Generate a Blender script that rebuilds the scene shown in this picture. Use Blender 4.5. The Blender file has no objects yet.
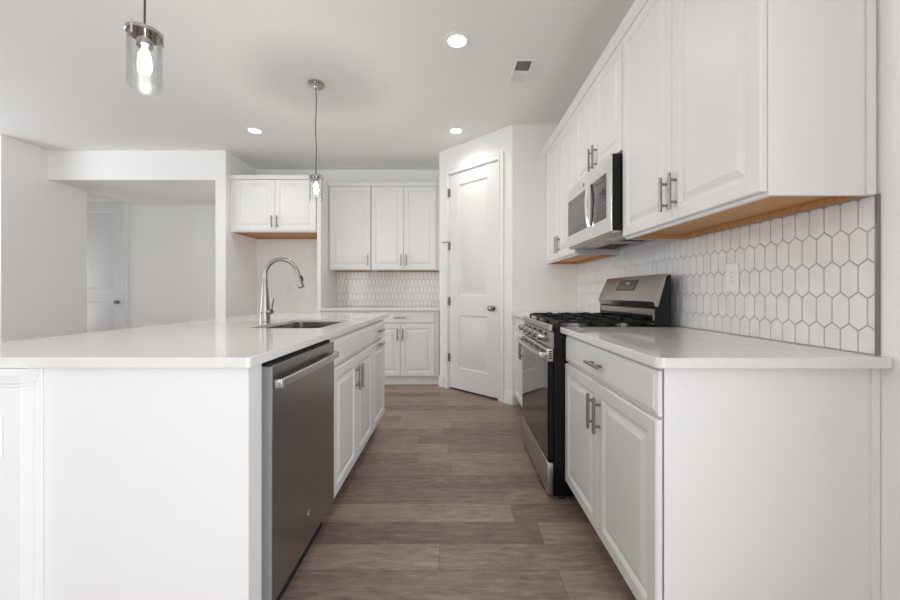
import bpy, bmesh, math, random
from mathutils import Vector, Matrix
random.seed(4)
PI = math.pi
S = bpy.context.scene
COL = S.collection

# ---------------------------------------------------------------- camera
CAMZ = 1.092
cam_d = bpy.data.cameras.new('camera')
cam = bpy.data.objects.new('camera', cam_d)
COL.objects.link(cam)
cam.location = (0, 0, CAMZ)
cam.rotation_euler = (PI / 2, 0, 0)
cam_d.sensor_width = 36
cam_d.lens = 376 / 900 * 36
cam_d.shift_x = -4 / 900
cam_d.shift_y = -7 / 900
cam_d.clip_start = 0.05
S.camera = cam

# ---------------------------------------------------------------- world, daylight, exposure
S.view_settings.view_transform = 'Standard'
S.view_settings.look = 'None'
S.view_settings.gamma = 1
S.view_settings.use_curve_mapping = False
S.view_settings.exposure = 0.12
W = bpy.data.worlds.new('sky')
S.world = W
W.use_nodes = True
W.node_tree.nodes['Background'].inputs[0].default_value = (0.80, 0.90, 1.0, 1)
W.node_tree.nodes['Background'].inputs[1].default_value = 0.05
S.cycles.max_bounces = 14
S.cycles.diffuse_bounces = 8
S.cycles.glossy_bounces = 6
S.cycles.transmission_bounces = 8
S.cycles.transparent_max_bounces = 12
S.cycles.sample_clamp_indirect = 6
S.cycles.caustics_reflective = False
S.cycles.caustics_refractive = False


def area(name, loc, rot, sx, sy, power, color):
    d = bpy.data.lights.new(name, 'AREA')
    d.shape = 'RECTANGLE'
    d.size = sx
    d.size_y = sy
    d.energy = power
    d.color = color
    o = bpy.data.objects.new(name, d)
    COL.objects.link(o)
    o.location = loc
    o.rotation_euler = rot
    return o


# daylight entering by the windows behind the camera (rear wall) and in the left wall
DAY = (0.87, 0.945, 1.0)
area('daylight_rear', (-1.0, -4.35, 1.55), (PI / 2, 0, 0), 1.8, 1.3, 20, DAY)
area('daylight_rear', (-4.3, -4.35, 1.45), (PI / 2 + math.radians(18), 0, 0), 2.2, 1.6, 42, DAY)
area('daylight_left', (-6.35, 1.6, 1.45), (PI / 2 + math.radians(42), 0, -PI / 2), 2.6, 1.6, 98, (0.90, 0.955, 1.0))
area('fill_hall', (-6.40, 5.2, 1.2), (PI / 2 + math.radians(35), 0, -PI / 2), 0.7, 1.8, 7, (0.95, 0.97, 1.0))  # fill lamp added out of view to brighten the hall
area('fill_right', (1.10, -1.6, 1.05), (PI / 2, 0, PI / 2), 2.3, 1.8, 110, (0.91, 0.96, 1.0))  # fill lamp added for the left wall and the island fronts


# ---------------------------------------------------------------- materials
def nmat(name):
    m = bpy.data.materials.new(name)
    m.use_nodes = True
    nt = m.node_tree
    return m, nt, nt.nodes['Principled BSDF']


def mat(name, color, rough=0.5, metal=0.0, bump=0.0, bscale=40, var=0.0, vscale=6, spec=0.5, coat=0.0, aniso=0.0, stretch=None):
    m, nt, b = nmat(name)
    b.inputs['Base Color'].default_value = (*color, 1)
    b.inputs['Roughness'].default_value = rough
    b.inputs['Metallic'].default_value = metal
    b.inputs['Specular IOR Level'].default_value = spec
    b.inputs['Coat Weight'].default_value = coat
    b.inputs['Coat Roughness'].default_value = 0.08
    b.inputs['Anisotropic'].default_value = aniso
    tc = nt.nodes.new('ShaderNodeTexCoord')
    mp = nt.nodes.new('ShaderNodeMapping')
    nt.links.new(tc.outputs['Object'], mp.inputs['Vector'])
    if stretch:
        mp.inputs['Scale'].default_value = stretch
    if bump > 0:
        n = nt.nodes.new('ShaderNodeTexNoise')
        n.inputs['Scale'].default_value = bscale
        n.inputs['Detail'].default_value = 4
        bp = nt.nodes.new('ShaderNodeBump')
        bp.inputs['Strength'].default_value = bump
        bp.inputs['Distance'].default_value = 0.002
        nt.links.new(mp.outputs[0], n.inputs['Vector'])
        nt.links.new(n.outputs[0], bp.inputs['Height'])
        nt.links.new(bp.outputs[0], b.inputs['Normal'])
    if var > 0:
        n = nt.nodes.new('ShaderNodeTexNoise')
        n.inputs['Scale'].default_value = vscale
        n.inputs['Detail'].default_value = 5
        cr = nt.nodes.new('ShaderNodeValToRGB')
        cr.color_ramp.elements[0].position = 0.35
        cr.color_ramp.elements[1].position = 0.65
        cr.color_ramp.elements[0].color = (*[c * (1 - var) for c in color], 1)
        cr.color_ramp.elements[1].color = (*[min(1, c * (1 + var)) for c in color], 1)
        nt.links.new(mp.outputs[0], n.inputs['Vector'])
        nt.links.new(n.outputs[0], cr.inputs[0])
        nt.links.new(cr.outputs[0], b.inputs['Base Color'])
    return m


def emit(name, color, strength):
    m, nt, b = nmat(name)
    b.inputs['Base Color'].default_value = (*color, 1)
    b.inputs['Emission Color'].default_value = (*color, 1)
    b.inputs['Emission Strength'].default_value = strength
    return m


M = {}
M['wall'] = mat('wall_paint', (0.875, 0.87, 0.855), 0.75, bump=0.08, bscale=220)
M['ceiling'] = mat('ceiling_paint', (0.85, 0.845, 0.83), 0.85, bump=0.08, bscale=200)
M['trim'] = mat('trim_paint', (0.84, 0.84, 0.83), 0.4)
M['cab'] = mat('white_cabinet_paint', (0.80, 0.795, 0.785), 0.38, bump=0.03, bscale=60)
M['doorp'] = mat('door_paint', (0.775, 0.77, 0.76), 0.45)
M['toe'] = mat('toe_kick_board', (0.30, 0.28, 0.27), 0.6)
M['quartz'] = mat('white_quartz', (0.745, 0.735, 0.72), 0.07, var=0.012, vscale=30, spec=0.6)
M['steel'] = mat('stainless_steel', (0.62, 0.60, 0.58), 0.28, 1.0, bump=0.05, bscale=30, stretch=(2, 2, 60), aniso=0.4)
M['steel_light'] = mat('light_stainless_steel', (0.78, 0.765, 0.745), 0.30, 1.0, bump=0.04, bscale=30, stretch=(60, 2, 2))
M['slate'] = mat('dark_stainless', (0.36, 0.33, 0.31), 0.33, 1.0, bump=0.04, bscale=30, stretch=(2, 60, 2), aniso=0.4)
M['steel_warm'] = mat('console_stainless', (0.42, 0.39, 0.37), 0.32, 1.0, bump=0.04, bscale=30, stretch=(60, 2, 2), aniso=0.3)
M['nickel'] = mat('brushed_nickel', (0.33, 0.315, 0.30), 0.34, 1.0)
M['lampmetal'] = mat('dark_chrome', (0.50, 0.47, 0.44), 0.10, 1.0)
M['knobsteel'] = mat('satin_knob_steel', (0.50, 0.48, 0.46), 0.24, 1.0)
M['sinksteel'] = mat('sink_steel', (0.46, 0.43, 0.41), 0.2, 1.0)
M['reflection_grey'] = mat('grey_reflection_steel', (0.36, 0.36, 0.365), 0.4, 0.3)  # steel door side; its grey reflection is put into the colour
M['chrome'] = mat('polished_chrome', (0.80, 0.79, 0.78), 0.08, 1.0)
M['black'] = mat('black_enamel', (0.006, 0.006, 0.007), 0.22, spec=0.3)
M['blackgap'] = mat('black_plastic', (0.01, 0.01, 0.01), 0.7)
M['iron'] = mat('cast_iron', (0.010, 0.010, 0.010), 0.5, bump=0.2, bscale=300, spec=0.3)
M['glass_black'] = mat('black_glass', (0.006, 0.006, 0.007), 0.05, spec=0.7, coat=0.2)
M['mw_glass'] = mat('microwave_window_glass', (0.09, 0.08, 0.07), 0.12, 0.2, spec=0.7)
M['display'] = mat('display_panel', (0.07, 0.06, 0.055), 0.25)
M['maple'] = mat('maple_veneer', (0.58, 0.31, 0.13), 0.5, var=0.12, vscale=8, stretch=(14, 1, 6))
M['tile'] = mat('glazed_tile', (0.81, 0.795, 0.785), 0.10, bump=0.35, bscale=22, var=0.035, vscale=12, spec=0.6)
M['grout'] = mat('grey_grout', (0.40, 0.39, 0.385), 0.85)
M['plate'] = mat('outlet_plastic', (0.83, 0.83, 0.82), 0.35)
M['slot'] = mat('dark_slot', (0.05, 0.05, 0.05), 0.6)
M['slotgrey'] = mat('grey_slot', (0.35, 0.35, 0.35), 0.6)
M['edge'] = mat('metal_edge_trim', (0.28, 0.27, 0.26), 0.4, 0.8)
M['cord'] = mat('pendant_cord', (0.05, 0.045, 0.045), 0.6)
M['lamp_emit'] = emit('led_lens', (1.0, 0.95, 0.88), 9)
M['filament'] = emit('glowing_filament', (1.0, 0.80, 0.55), 60)
M['led'] = emit('display_digits', (0.8, 0.85, 0.9), .15)
M['white_ink'] = mat('white_ink', (0.3, 0.29, 0.28), 0.5)
M['bulb_glow'] = emit('bulb_bloom', (1.0, 0.88, 0.72), 14)  # emission standing in for bloom inside the clear bulb
M['window_glass'] = None


def glassy(name, tint=(0.97, 0.98, 0.98), ior=1.45, boost=1.0):
    m, nt, b = nmat(name)
    nt.nodes.remove(b)
    out = nt.nodes['Material Output']
    tr = nt.nodes.new('ShaderNodeBsdfTransparent')
    tr.inputs[0].default_value = (*tint, 1)
    gl = nt.nodes.new('ShaderNodeBsdfGlossy')
    gl.inputs['Roughness'].default_value = 0.03
    fr = nt.nodes.new('ShaderNodeLayerWeight')
    fr.inputs['Blend'].default_value = 0.18 * boost
    mx = nt.nodes.new('ShaderNodeMixShader')
    mn = nt.nodes.new('ShaderNodeMath')
    mn.operation = 'MULTIPLY'
    mn.inputs[1].default_value = 0.45
    nt.links.new(fr.outputs['Fresnel'], mn.inputs[0])
    nt.links.new(mn.outputs[0], mx.inputs[0])
    nt.links.new(tr.outputs[0], mx.inputs[1])
    nt.links.new(gl.outputs[0], mx.inputs[2])
    nt.links.new(mx.outputs[0], out.inputs[0])
    return m


M['glass'] = glassy('clear_glass')
M['window_glass'] = M['glass']


def floor_mat():
    m, nt, b = nmat('oak_plank_floor')
    N, L = nt.nodes, nt.links

    def math_(op, a, bb=None, c=None):
        n = N.new('ShaderNodeMath')
        n.operation = op
        for i, v in enumerate((a, bb, c)):
            if v is None:
                continue
            if isinstance(v, (int, float)):
                n.inputs[i].default_value = v
            else:
                L.new(v, n.inputs[i])
        return n.outputs[0]
    tc = N.new('ShaderNodeTexCoord')
    sp = N.new('ShaderNodeSeparateXYZ')
    L.new(tc.outputs['Object'], sp.inputs[0])
    x, y = sp.outputs[0], sp.outputs[1]
    PW, PL = 0.155, 1.55
    v = math_('DIVIDE', math_('ADD', y, 0.069), PW)
    row = math_('FLOOR', v)
    vf = math_('FRACT', v)
    wn = N.new('ShaderNodeTexWhiteNoise')
    wn.noise_dimensions = '1D'
    L.new(row, wn.inputs['W'])
    u = math_('ADD', math_('DIVIDE', x, PL), math_('MULTIPLY', wn.outputs['Value'], 7.3))
    colm = math_('FLOOR', u)
    uf = math_('FRACT', u)
    cv = N.new('ShaderNodeCombineXYZ')
    L.new(row, cv.inputs[0])
    L.new(colm, cv.inputs[1])
    w2 = N.new('ShaderNodeTexWhiteNoise')
    w2.noise_dimensions = '2D'
    L.new(cv.outputs[0], w2.inputs['Vector'])
    # grain coordinates
    gx = math_('ADD', math_('MULTIPLY', x, 1.0), math_('MULTIPLY', w2.outputs['Value'], 31))
    gy = math_('ADD', math_('MULTIPLY', y, 5.0), math_('MULTIPLY', w2.outputs['Value'], 17))
    gc = N.new('ShaderNodeCombineXYZ')
    L.new(gx, gc.inputs[0])
    L.new(gy, gc.inputs[1])
    n1 = N.new('ShaderNodeTexNoise')
    n1.inputs['Scale'].default_value = 2.2
    n1.inputs['Detail'].default_value = 6
    n1.inputs['Roughness'].default_value = 0.6
    n1.inputs['Distortion'].default_value = 2.2
    L.new(gc.outputs[0], n1.inputs['Vector'])
    n2 = N.new('ShaderNodeTexNoise')
    n2.inputs['Scale'].default_value = 9
    n2.inputs['Roughness'].default_value = 0.7
    n2.inputs['Distortion'].default_value = 0.6
    n2.inputs['Detail'].default_value = 4
    L.new(gc.outputs[0], n2.inputs['Vector'])
    # cathedral rings
    wv = N.new('ShaderNodeTexWave')
    wv.wave_type = 'BANDS'
    wv.bands_direction = 'Y'
    wv.inputs['Scale'].default_value = 1.3
    wv.inputs['Distortion'].default_value = 9
    wv.inputs['Detail'].default_value = 2
    wv.inputs['Detail Scale'].default_value = 0.8
    L.new(gc.outputs[0], wv.inputs['Vector'])
    cr = N.new('ShaderNodeValToRGB')
    e = cr.color_ramp.elements
    e[0].position = 0.0
    e[0].color = (0.108, 0.072, 0.057, 1)
    e[1].position = 1.0
    e[1].color = (0.46, 0.355, 0.295, 1)
    mid = e.new(0.5)
    mid.color = (0.268, 0.198, 0.166, 1)
    f = math_('ADD', math_('MULTIPLY', n1.outputs[0], 0.62), math_('MULTIPLY', w2.outputs['Value'], 0.42))
    f = math_('ADD', f, math_('MULTIPLY', math_('SUBTRACT', n2.outputs[0], 0.5), 1.15))
    f = math_('ADD', f, math_('MULTIPLY', math_('SUBTRACT', wv.outputs['Fac'], 0.5), 0.05))
    L.new(f, cr.inputs[0])
    # seams
    s1 = math_('LESS_THAN', math_('MINIMUM', vf, math_('SUBTRACT', 1.0, vf)), 0.010)
    s2 = math_('LESS_THAN', math_('MINIMUM', uf, math_('SUBTRACT', 1.0, uf)), 0.0011)
    seam = math_('MAXIMUM', s1, s2)
    mx = N.new('ShaderNodeMixRGB')
    mx.blend_type = 'MULTIPLY'
    mx.inputs[2].default_value = (0.72, 0.70, 0.68, 1)
    L.new(seam, mx.inputs[0])
    L.new(cr.outputs[0], mx.inputs[1])
    L.new(mx.outputs[0], b.inputs['Base Color'])
    b.inputs['Roughness'].default_value = 0.42
    b.inputs['Specular IOR Level'].default_value = 0.4
    bp = N.new('ShaderNodeBump')
    bp.inputs['Strength'].default_value = 0.12
    bp.inputs['Distance'].default_value = 0.002
    h = math_('SUBTRACT', n2.outputs[0], math_('MULTIPLY', seam, 1.0))
    L.new(h, bp.inputs['Height'])
    L.new(bp.outputs[0], b.inputs['Normal'])
    return m


M['floor'] = floor_mat()


# ---------------------------------------------------------------- mesh builder
class MB:
    def __init__(s):
        s.b = bmesh.new()

    def box(s, x0, x1, y0, y1, z0, z1, bev=0.0, mi=0, seg=1):
        t = bmesh.new()
        bmesh.ops.create_cube(t, size=1)
        for v in t.verts:
            v.co = Vector(((x0 + x1) / 2 + v.co.x * abs(x1 - x0), (y0 + y1) / 2 + v.co.y * abs(y1 - y0), (z0 + z1) / 2 + v.co.z * abs(z1 - z0)))
        if bev > 0:
            bmesh.ops.bevel(t, geom=list(t.edges), offset=bev, segments=seg, affect='EDGES', profile=0.5)
        for f in t.faces:
            f.material_index = mi
        s.add(t)
        return s

    def add(s, t):
        me = bpy.data.meshes.new('tmp')
        t.to_mesh(me)
        t.free()
        s.b.from_mesh(me)
        bpy.data.meshes.remove(me)

    def rings(s, loops, mi=0, cap0=True, cap1=True, closed=False):
        vs = [[s.b.verts.new(p) for p in L] for L in loops]
        n = len(vs[0])
        pairs = list(zip(vs[:-1], vs[1:]))
        if closed:
            pairs.append((vs[-1], vs[0]))
        for a, c in pairs:
            for i in range(n):
                j = (i + 1) % n
                f = s.b.faces.new((a[i], a[j], c[j], c[i]))
                f.material_index = mi
        if cap0 and not closed:
            f = s.b.faces.new(list(reversed(vs[0])))
            f.material_index = mi
        if cap1 and not closed:
            f = s.b.faces.new(vs[-1])
            f.material_index = mi
        return s

    def cyl(s, p0, p1, r, r2=None, seg=16, mi=0):
        return s.tube([p0, p1], [r, r if r2 is None else r2], seg, mi)

    def tube(s, pts, r, seg=12, mi=0):
        pts = [Vector(p) for p in pts]
        if isinstance(r, (int, float)):
            r = [r] * len(pts)
        up = None
        loops = []
        for i, p in enumerate(pts):
            if i == 0:
                d = pts[1] - p
            elif i == len(pts) - 1:
                d = p - pts[i - 1]
            else:
                d = (pts[i + 1] - p).normalized() + (p - pts[i - 1]).normalized()
            d.normalize()
            if up is None:
                a = Vector((0, 0, 1)) if abs(d.z) < 0.9 else Vector((1, 0, 0))
                up = d.cross(a).normalized()
            else:
                up = (up - d * up.dot(d)).normalized()
            w = d.cross(up)
            loops.append([p + (up * math.cos(2 * PI * k / seg) + w * math.sin(2 * PI * k / seg)) * r[i] for k in range(seg)])
        return s.rings(loops, mi)

    def lathe(s, prof, c=(0, 0, 0), axis='z', seg=32, mi=0, cap=True):
        c = Vector(c)
        loops = []
        for r, h in prof:
            L = []
            for k in range(seg):
                a = 2 * PI * k / seg
                u, v = r * math.cos(a), r * math.sin(a)
                if axis == 'z':
                    L.append(c + Vector((u, v, h)))
                elif axis == 'y':
                    L.append(c + Vector((u, h, -v)))
                else:
                    L.append(c + Vector((h, u, v)))
            loops.append(L)
        return s.rings(loops, mi, cap, cap)

    def panel(s, x0, x1, z0, z1, yf, prof, back=None, mi=0):
        """concentric rectangular rings facing -Y; prof = [(inset, y offset)]"""
        loops = []
        if back is not None:
            loops.append([(x0, back, z0), (x1, back, z0), (x1, back, z1), (x0, back, z1)])
        for i, dy in prof:
            loops.append([(x0 + i, yf + dy, z0 + i), (x1 - i, yf + dy, z0 + i), (x1 - i, yf + dy, z1 - i), (x0 + i, yf + dy, z1 - i)])
        return s.rings(loops, mi, back is not None, True)

    def prism(s, prof, x0, x1, mi=0):
        """profile in (y, z) run along x"""
        return s.rings([[(x0, y, z) for y, z in prof], [(x1, y, z) for y, z in prof]], mi)

    def build(s, name, mats, parent=None, loc=None, rz=None, angle=32, smooth=True, props=None):
        bmesh.ops.recalc_face_normals(s.b, faces=list(s.b.faces))
        if smooth:
            for f in s.b.faces:
                f.smooth = True
            lim = math.radians(angle)
            for e in s.b.edges:
                if len(e.link_faces) != 2 or e.calc_face_angle(0) > lim:
                    e.smooth = False
        me = bpy.data.meshes.new(name)
        s.b.to_mesh(me)
        s.b.free()
        if not isinstance(mats, (list, tuple)):
            mats = [mats]
        for m in mats:
            me.materials.append(m)
        o = bpy.data.objects.new(name, me)
        COL.objects.link(o)
        if parent is not None:
            o.parent = parent
        if loc is not None:
            o.location = loc
        if rz is not None:
            o.rotation_euler = (0, 0, rz)
        return o


def thing(name, label, cat, loc=(0, 0, 0), rz=0, group=None):
    o = bpy.data.objects.new(name, None)
    o.empty_display_size = 0.1
    COL.objects.link(o)
    o.location = loc
    o.rotation_euler = (0, 0, rz)
    o['label'] = label
    o['category'] = cat
    if group:
        o['group'] = group
    return o


def tag(o, label, cat, group=None, kind=None):
    o['label'] = label
    o['category'] = cat
    if group:
        o['group'] = group
    if kind:
        o['kind'] = kind
    return o


def struct(o, label=None, cat=None):
    o['kind'] = 'structure'
    if label:
        o['label'] = label
        o['category'] = cat
    return o


def text_mesh(txt, size, name, m, parent, loc, rot, depth=0.0004, align='CENTER', shear=0.0):
    cu = bpy.data.curves.new(name, 'FONT')
    cu.body = txt
    cu.size = size
    cu.extrude = depth
    cu.align_x = align
    cu.align_y = 'CENTER'
    cu.shear = shear
    cu.resolution_u = 2
    t = bpy.data.objects.new('tmp_text', cu)
    COL.objects.link(t)
    bpy.context.view_layer.update()
    me = bpy.data.meshes.new_from_object(t)
    bpy.data.objects.remove(t)
    me.materials.clear()
    me.materials.append(m)
    o = bpy.data.objects.new(name, me)
    COL.objects.link(o)
    o.parent = parent
    o.location = loc
    o.rotation_euler = rot
    return o


# ---------------------------------------------------------------- dimensions
CEIL = 2.74
CT = 0.914            # counter top
CB = 0.884            # counter bottom
XR = 1.21             # right wall
YB = 5.03             # back wall
YP = 3.68             # pantry short wall
XH = -2.64            # alcove left wall
XL = -4.70            # hall left wall
YH = 4.35             # header front
ZH = 2.40             # header underside
YHB = 5.62            # hall back wall
PB = Vector((-0.17, 4.41, 0))      # left end of diagonal pantry wall
PA = Vector((0.571, 3.68, 0))      # right end
PANG = math.atan2(PA.y - PB.y, PA.x - PB.x)
PLEN = (PA - PB).length
X0, Y0 = -6.5, -4.5   # far left wall, rear wall

# ---------------------------------------------------------------- room shell
struct(MB().box(X0 - .1, XR + .1, Y0 - .1, YHB + .1, -0.1, 0).build('floor', M['floor']), 'greyish brown oak plank floor running across the room', 'floor')
struct(MB().box(X0 - .1, XR + .1, Y0 - .1, YHB + .1, CEIL, CEIL + .1).build('ceiling', M['ceiling']), 'flat pale grey painted ceiling', 'ceiling')
w = MB()
w.box(XH - .12, XR, YB, YB + .1, 0, CEIL)
struct(w.build('wall_back', M['wall']), 'white painted back wall behind the corner cabinets', 'wall')
struct(MB().box(PA.x, XR, YP, YP + .1, 0, CEIL).build('wall_pantry_end', M['wall']), 'short white wall at the end of the range counter', 'wall')
struct(MB().box(PB.x, PB.x + .1, PB.y + .07, YB, 0, CEIL).build('wall_pantry_side', M['wall']))

# diagonal pantry wall with its door opening (local x runs from its left end to its right end)
DX0, DX1, DZ = 0.163, 0.862, 2.44
w = MB()
w.box(0, DX0 - .02, 0, .1, 0, CEIL).box(DX1 + .02, PLEN, 0, .1, 0, CEIL).box(DX0 - .02, DX1 + .02, 0, .1, DZ + .02, CEIL)
struct(w.build('wall_pantry', M['wall'], loc=PB, rz=PANG), 'diagonal white wall holding the pantry door', 'wall')

# alcove side wall / hall column, header and dropped hall ceiling
struct(MB().box(XH - .12, XH, YH, YB + .1, 0, CEIL).build('wall_alcove', M['wall']), 'narrow white wall between hall opening and cabinets', 'wall')
struct(MB().box(XL, XH - .12, YH, YHB, ZH, CEIL).build('wall_header', M['wall']), 'white dropped header over the hall opening', 'wall')
w = MB()
w.box(X0, XL, 3.9, 4.815, 0, CEIL)
struct(w.build('wall_left', M['wall']), 'pale wall left of the hall opening', 'wall')
HX0, HX1 = -5.70, -4.945
w = MB()
w.box(X0, HX0 - .02, YHB, YHB + .1, 0, CEIL).box(HX1 + .02, XH - .12, YHB, YHB + .1, 0, CEIL).box(HX0 - .02, HX1 + .02, YHB, YHB + .1, 2.46, CEIL)
struct(w.build('wall_hall', M['wall']), 'pale back wall of the hall beyond the opening', 'wall')
struct(MB().box(HX0 - .1, HX1 + .1, YHB + .1, YHB + .12, 0, CEIL).build('wall_closet', M['wall']))
struct(MB().box(XH - .14, XH - .12, YB + .1, YHB, 0, CEIL).build('wall_hall_right', M['wall']))

# outer walls behind and left of the camera, with their windows; hall and right ones added for light
def wall_with_windows(name, axis, pos, a0, a1, wins):
    w = MB()

    def bx(u0, u1, z0, z1):
        if axis == 'x':
            w.box(u0, u1, pos - .1, pos, z0, z1)
        else:
            w.box(pos - .1, pos, u0, u1, z0, z1)
    cur = a0
    for u0, u1, z0, z1 in sorted(wins):
        bx(cur, u0, 0, CEIL)
        if z0 > 0:
            bx(u0, u1, 0, z0)
        bx(u0, u1, z1, CEIL)
        cur = u1
    bx(cur, a1, 0, CEIL)
    return struct(w.build(name, M['wall']))


RIGHT = [(-2.8, -0.4, 0.1, 2.05)]  # unseen window, added to go with the right fill lamp
REAR = [(-1.95, -0.05, 0.85, 2.25), (-5.4, -3.2, 0.65, 2.25)]
LEFT = [(0.3, 2.9, 0.65, 2.25), (4.85, 5.55, 0.3, 2.1)]  # second one is an unseen window added for the hall fill
wall_with_windows('wall_rear', 'x', Y0, X0, XR, REAR)
wall_with_windows('wall_far_left', 'y', X0, Y0, YHB, LEFT)
struct(wall_with_windows('wall_right', 'y', XR + .1, Y0 - .1, YHB + .1, RIGHT), 'white painted wall behind the range', 'wall')
wn = 1
for axis, wins, pos in (('x', REAR, Y0), ('y', LEFT, X0), ('y', RIGHT, XR + .1)):
    for u0, u1, z0, z1 in wins:
        fr, gl = MB(), MB()
        um = (u0 + u1) / 2
        for a, c, d, e in ((u0, u0 + .05, z0, z1), (u1 - .05, u1, z0, z1), (u0 + .05, u1 - .05, z0, z0 + .05), (u0 + .05, u1 - .05, z1 - .05, z1), (um - .03, um + .03, z0 + .05, z1 - .05)):
            if axis == 'x':
                fr.box(a, c, pos - .08, pos - .02, d, e)
            else:
                fr.box(pos - .08, pos - .02, a, c, d, e)
        if axis == 'x':
            gl.box(u0 + .05, u1 - .05, pos - .055, pos - .05, z0 + .05, z1 - .05)
        else:
            gl.box(pos - .055, pos - .05, u0 + .05, u1 - .05, z0 + .05, z1 - .05)
        f = struct(fr.build('window_%d' % wn, M['trim']))
        gl.build('pane', M['window_glass'], f)
        wn += 1


# baseboards
def base_prof(h=.13, t=.015):
    return [(0, 0), (-t, 0), (-t, h - .03), (-t * .55, h - .012), (-t * .4, h), (0, h)]


def baseboard(name, loc, rz, x0, x1, h=.13):
    return struct(MB().prism(base_prof(h), x0, x1).build(name, M['trim'], loc=loc, rz=rz))


baseboard('baseboard_pantry_left', PB, PANG, 0.0, DX0 - .085)
baseboard('baseboard_pantry_right', PB, PANG, DX1 + .085, PLEN + .006)
baseboard('baseboard_range_wall', (PA.x, YP, 0), 0, -.006, .03)
baseboard('baseboard_hall', (0, YHB, 0), 0, -4.84, XH - .14)
baseboard('baseboard_left', (XL, 0, 0), PI / 2, 3.9, 4.815)
baseboard('baseboard_right', (XR, 0, 0), -PI / 2, -1.03, 4.4)


# ---------------------------------------------------------------- interior doors
def interior_door(name, loc, rz, x0, x1, top, stile, zs, hinges, knob_x, knob_z, label, stop=False):
    root = thing(name, label, 'door', loc, rz)
    root['kind'] = 'structure'
    # casing and jamb
    c = MB()
    cw = .066
    gap = .012
    for a, b_ in ((x0 - gap - cw, x0 - gap), (x1 + gap, x1 + gap + cw)):
        c.box(a, b_, -.014, 0.0, 0, top + gap + cw, .003)
        c.box(a + (.045 if a < x0 else 0.003), b_ - (0.003 if a < x0 else .045), -.019, -.013, 0, top + gap + cw - .003, .002)
    c.box(x0 - gap, x1 + gap, -.014, 0.0, top + gap, top + gap + cw, .003)
    c.box(x0 - gap, x1 + gap, -.019, -.013, top + gap + .045, top + gap + cw - .003, .002)
    c.box(x0 - .018, x0 - .004, -.002, .1, 0, top + .004).box(x1 + .004, x1 + .018, -.002, .1, 0, top + .004)
    c.box(x0 - .018, x1 + .018, -.002, .1, top + .004, top + .018)
    c.build('door_casing', M['trim'], root)
    d = MB()
    yf, t = .006, .035
    zb = .022
    d.box(x0, x0 + stile, yf, yf + t, zb, top).box(x1 - stile, x1, yf, yf + t, zb, top)
    edges = [zb] + [z for pr in zs for z in pr] + [top]
    for i in range(0, len(edges), 2):
        d.box(x0 + stile, x1 - stile, yf, yf + t, edges[i], edges[i + 1])
    for z0, z1 in zs:
        d.panel(x0 + stile, x1 - stile, z0, z1, yf, [(0, 0), (.012, .013), (.024, .013), (.046, .004)])
        d.box(x0 + stile, x1 - stile, yf + .02, yf + t, z0, z1)
    d.build('door_slab', M['doorp'], root)
    k = MB()
    k.lathe([(.028, 0), (.028, -.006), (.012, -.010), (.012, -.030), (.024, -.038), (.030, -.050), (.028, -.062), (.016, -.068)], (knob_x, yf, knob_z), 'y', 24)
    k.build('door_knob', M['nickel'], root)
    for i, z in enumerate(hinges):
        h = MB()
        hx = x0 - .004 if knob_x > (x0 + x1) / 2 else x1 + .004
        h.cyl((hx, -.012, z - .045), (hx, -.012, z + .045), .007, seg=12)
        h.box(hx - .014, hx + .016, -.006, yf + .001, z - .045, z + .045)
        if stop and i == 1:
            h.cyl((hx, -.012, z + .045), (hx - .06, -.03, z + .045), .005, seg=8)
            h.cyl((hx - .06, -.03, z + .045), (hx - .066, -.032, z + .045), .009, seg=10)
        h.build('hinge', M['nickel'], root)
    return root


interior_door('door_1', PB, PANG, DX0, DX1, 2.43, .145, [(.25, .845), (1.06, 2.30)], [2.235, 1.63, 1.0, .36], DX1 - .065, .935,
              'tall white two panel pantry door in the diagonal wall', stop=True)
interior_door('door_2', (0, YHB, 0), 0, HX0, HX1, 2.44, .14, [(.25, .958), (1.16, 2.31)], [], HX1 - .085, .955,
              'white two panel door seen through the hall opening')


# ---------------------------------------------------------------- cabinets
DT = .020
FR = .055


def cab_door(x0, x1, z0, z1, parent, name='door'):
    d = MB()
    fr = min(FR, (x1 - x0) * .2)
    d.panel(x0, x1, z0, z1, -DT, [(0, .004), (.004, 0), (fr - .008, 0), (fr - .004, .003), (fr, .004), (fr + .004, .009), (fr + .012, .009), (fr + .034, .002), (fr + .036, .001)], back=-.0015)
    return d.build(name, M['cab'], parent, angle=14)


def drawer_front(x0, x1, z0, z1, parent, name='drawer'):
    d = MB()
    d.panel(x0, x1, z0, z1, -DT, [(0, .009), (.003, .006), (.012, .003), (.016, 0), (.018, 0)], back=-.0015)
    return d.build(name, M['cab'], parent, angle=14)


def pull(cx, cz, axis, parent, L=.142, sep=.088):
    h = MB()
    y = -DT - .027
    if axis == 'z':
        h.cyl((cx, y, cz - L / 2), (cx, y, cz + L / 2), .0068, seg=12)
        for s in (-1, 1):
            h.cyl((cx, y, cz + s * sep / 2), (cx, -DT, cz + s * sep / 2), .0055, seg=10)
    else:
        h.cyl((cx - L / 2, y, cz), (cx + L / 2, y, cz), .0068, seg=12)
        for s in (-1, 1):
            h.cyl((cx + s * sep / 2, y, cz), (cx + s * sep / 2, -DT, cz), .0055, seg=10)
    return h.build('handle', M['nickel'], parent)


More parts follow.
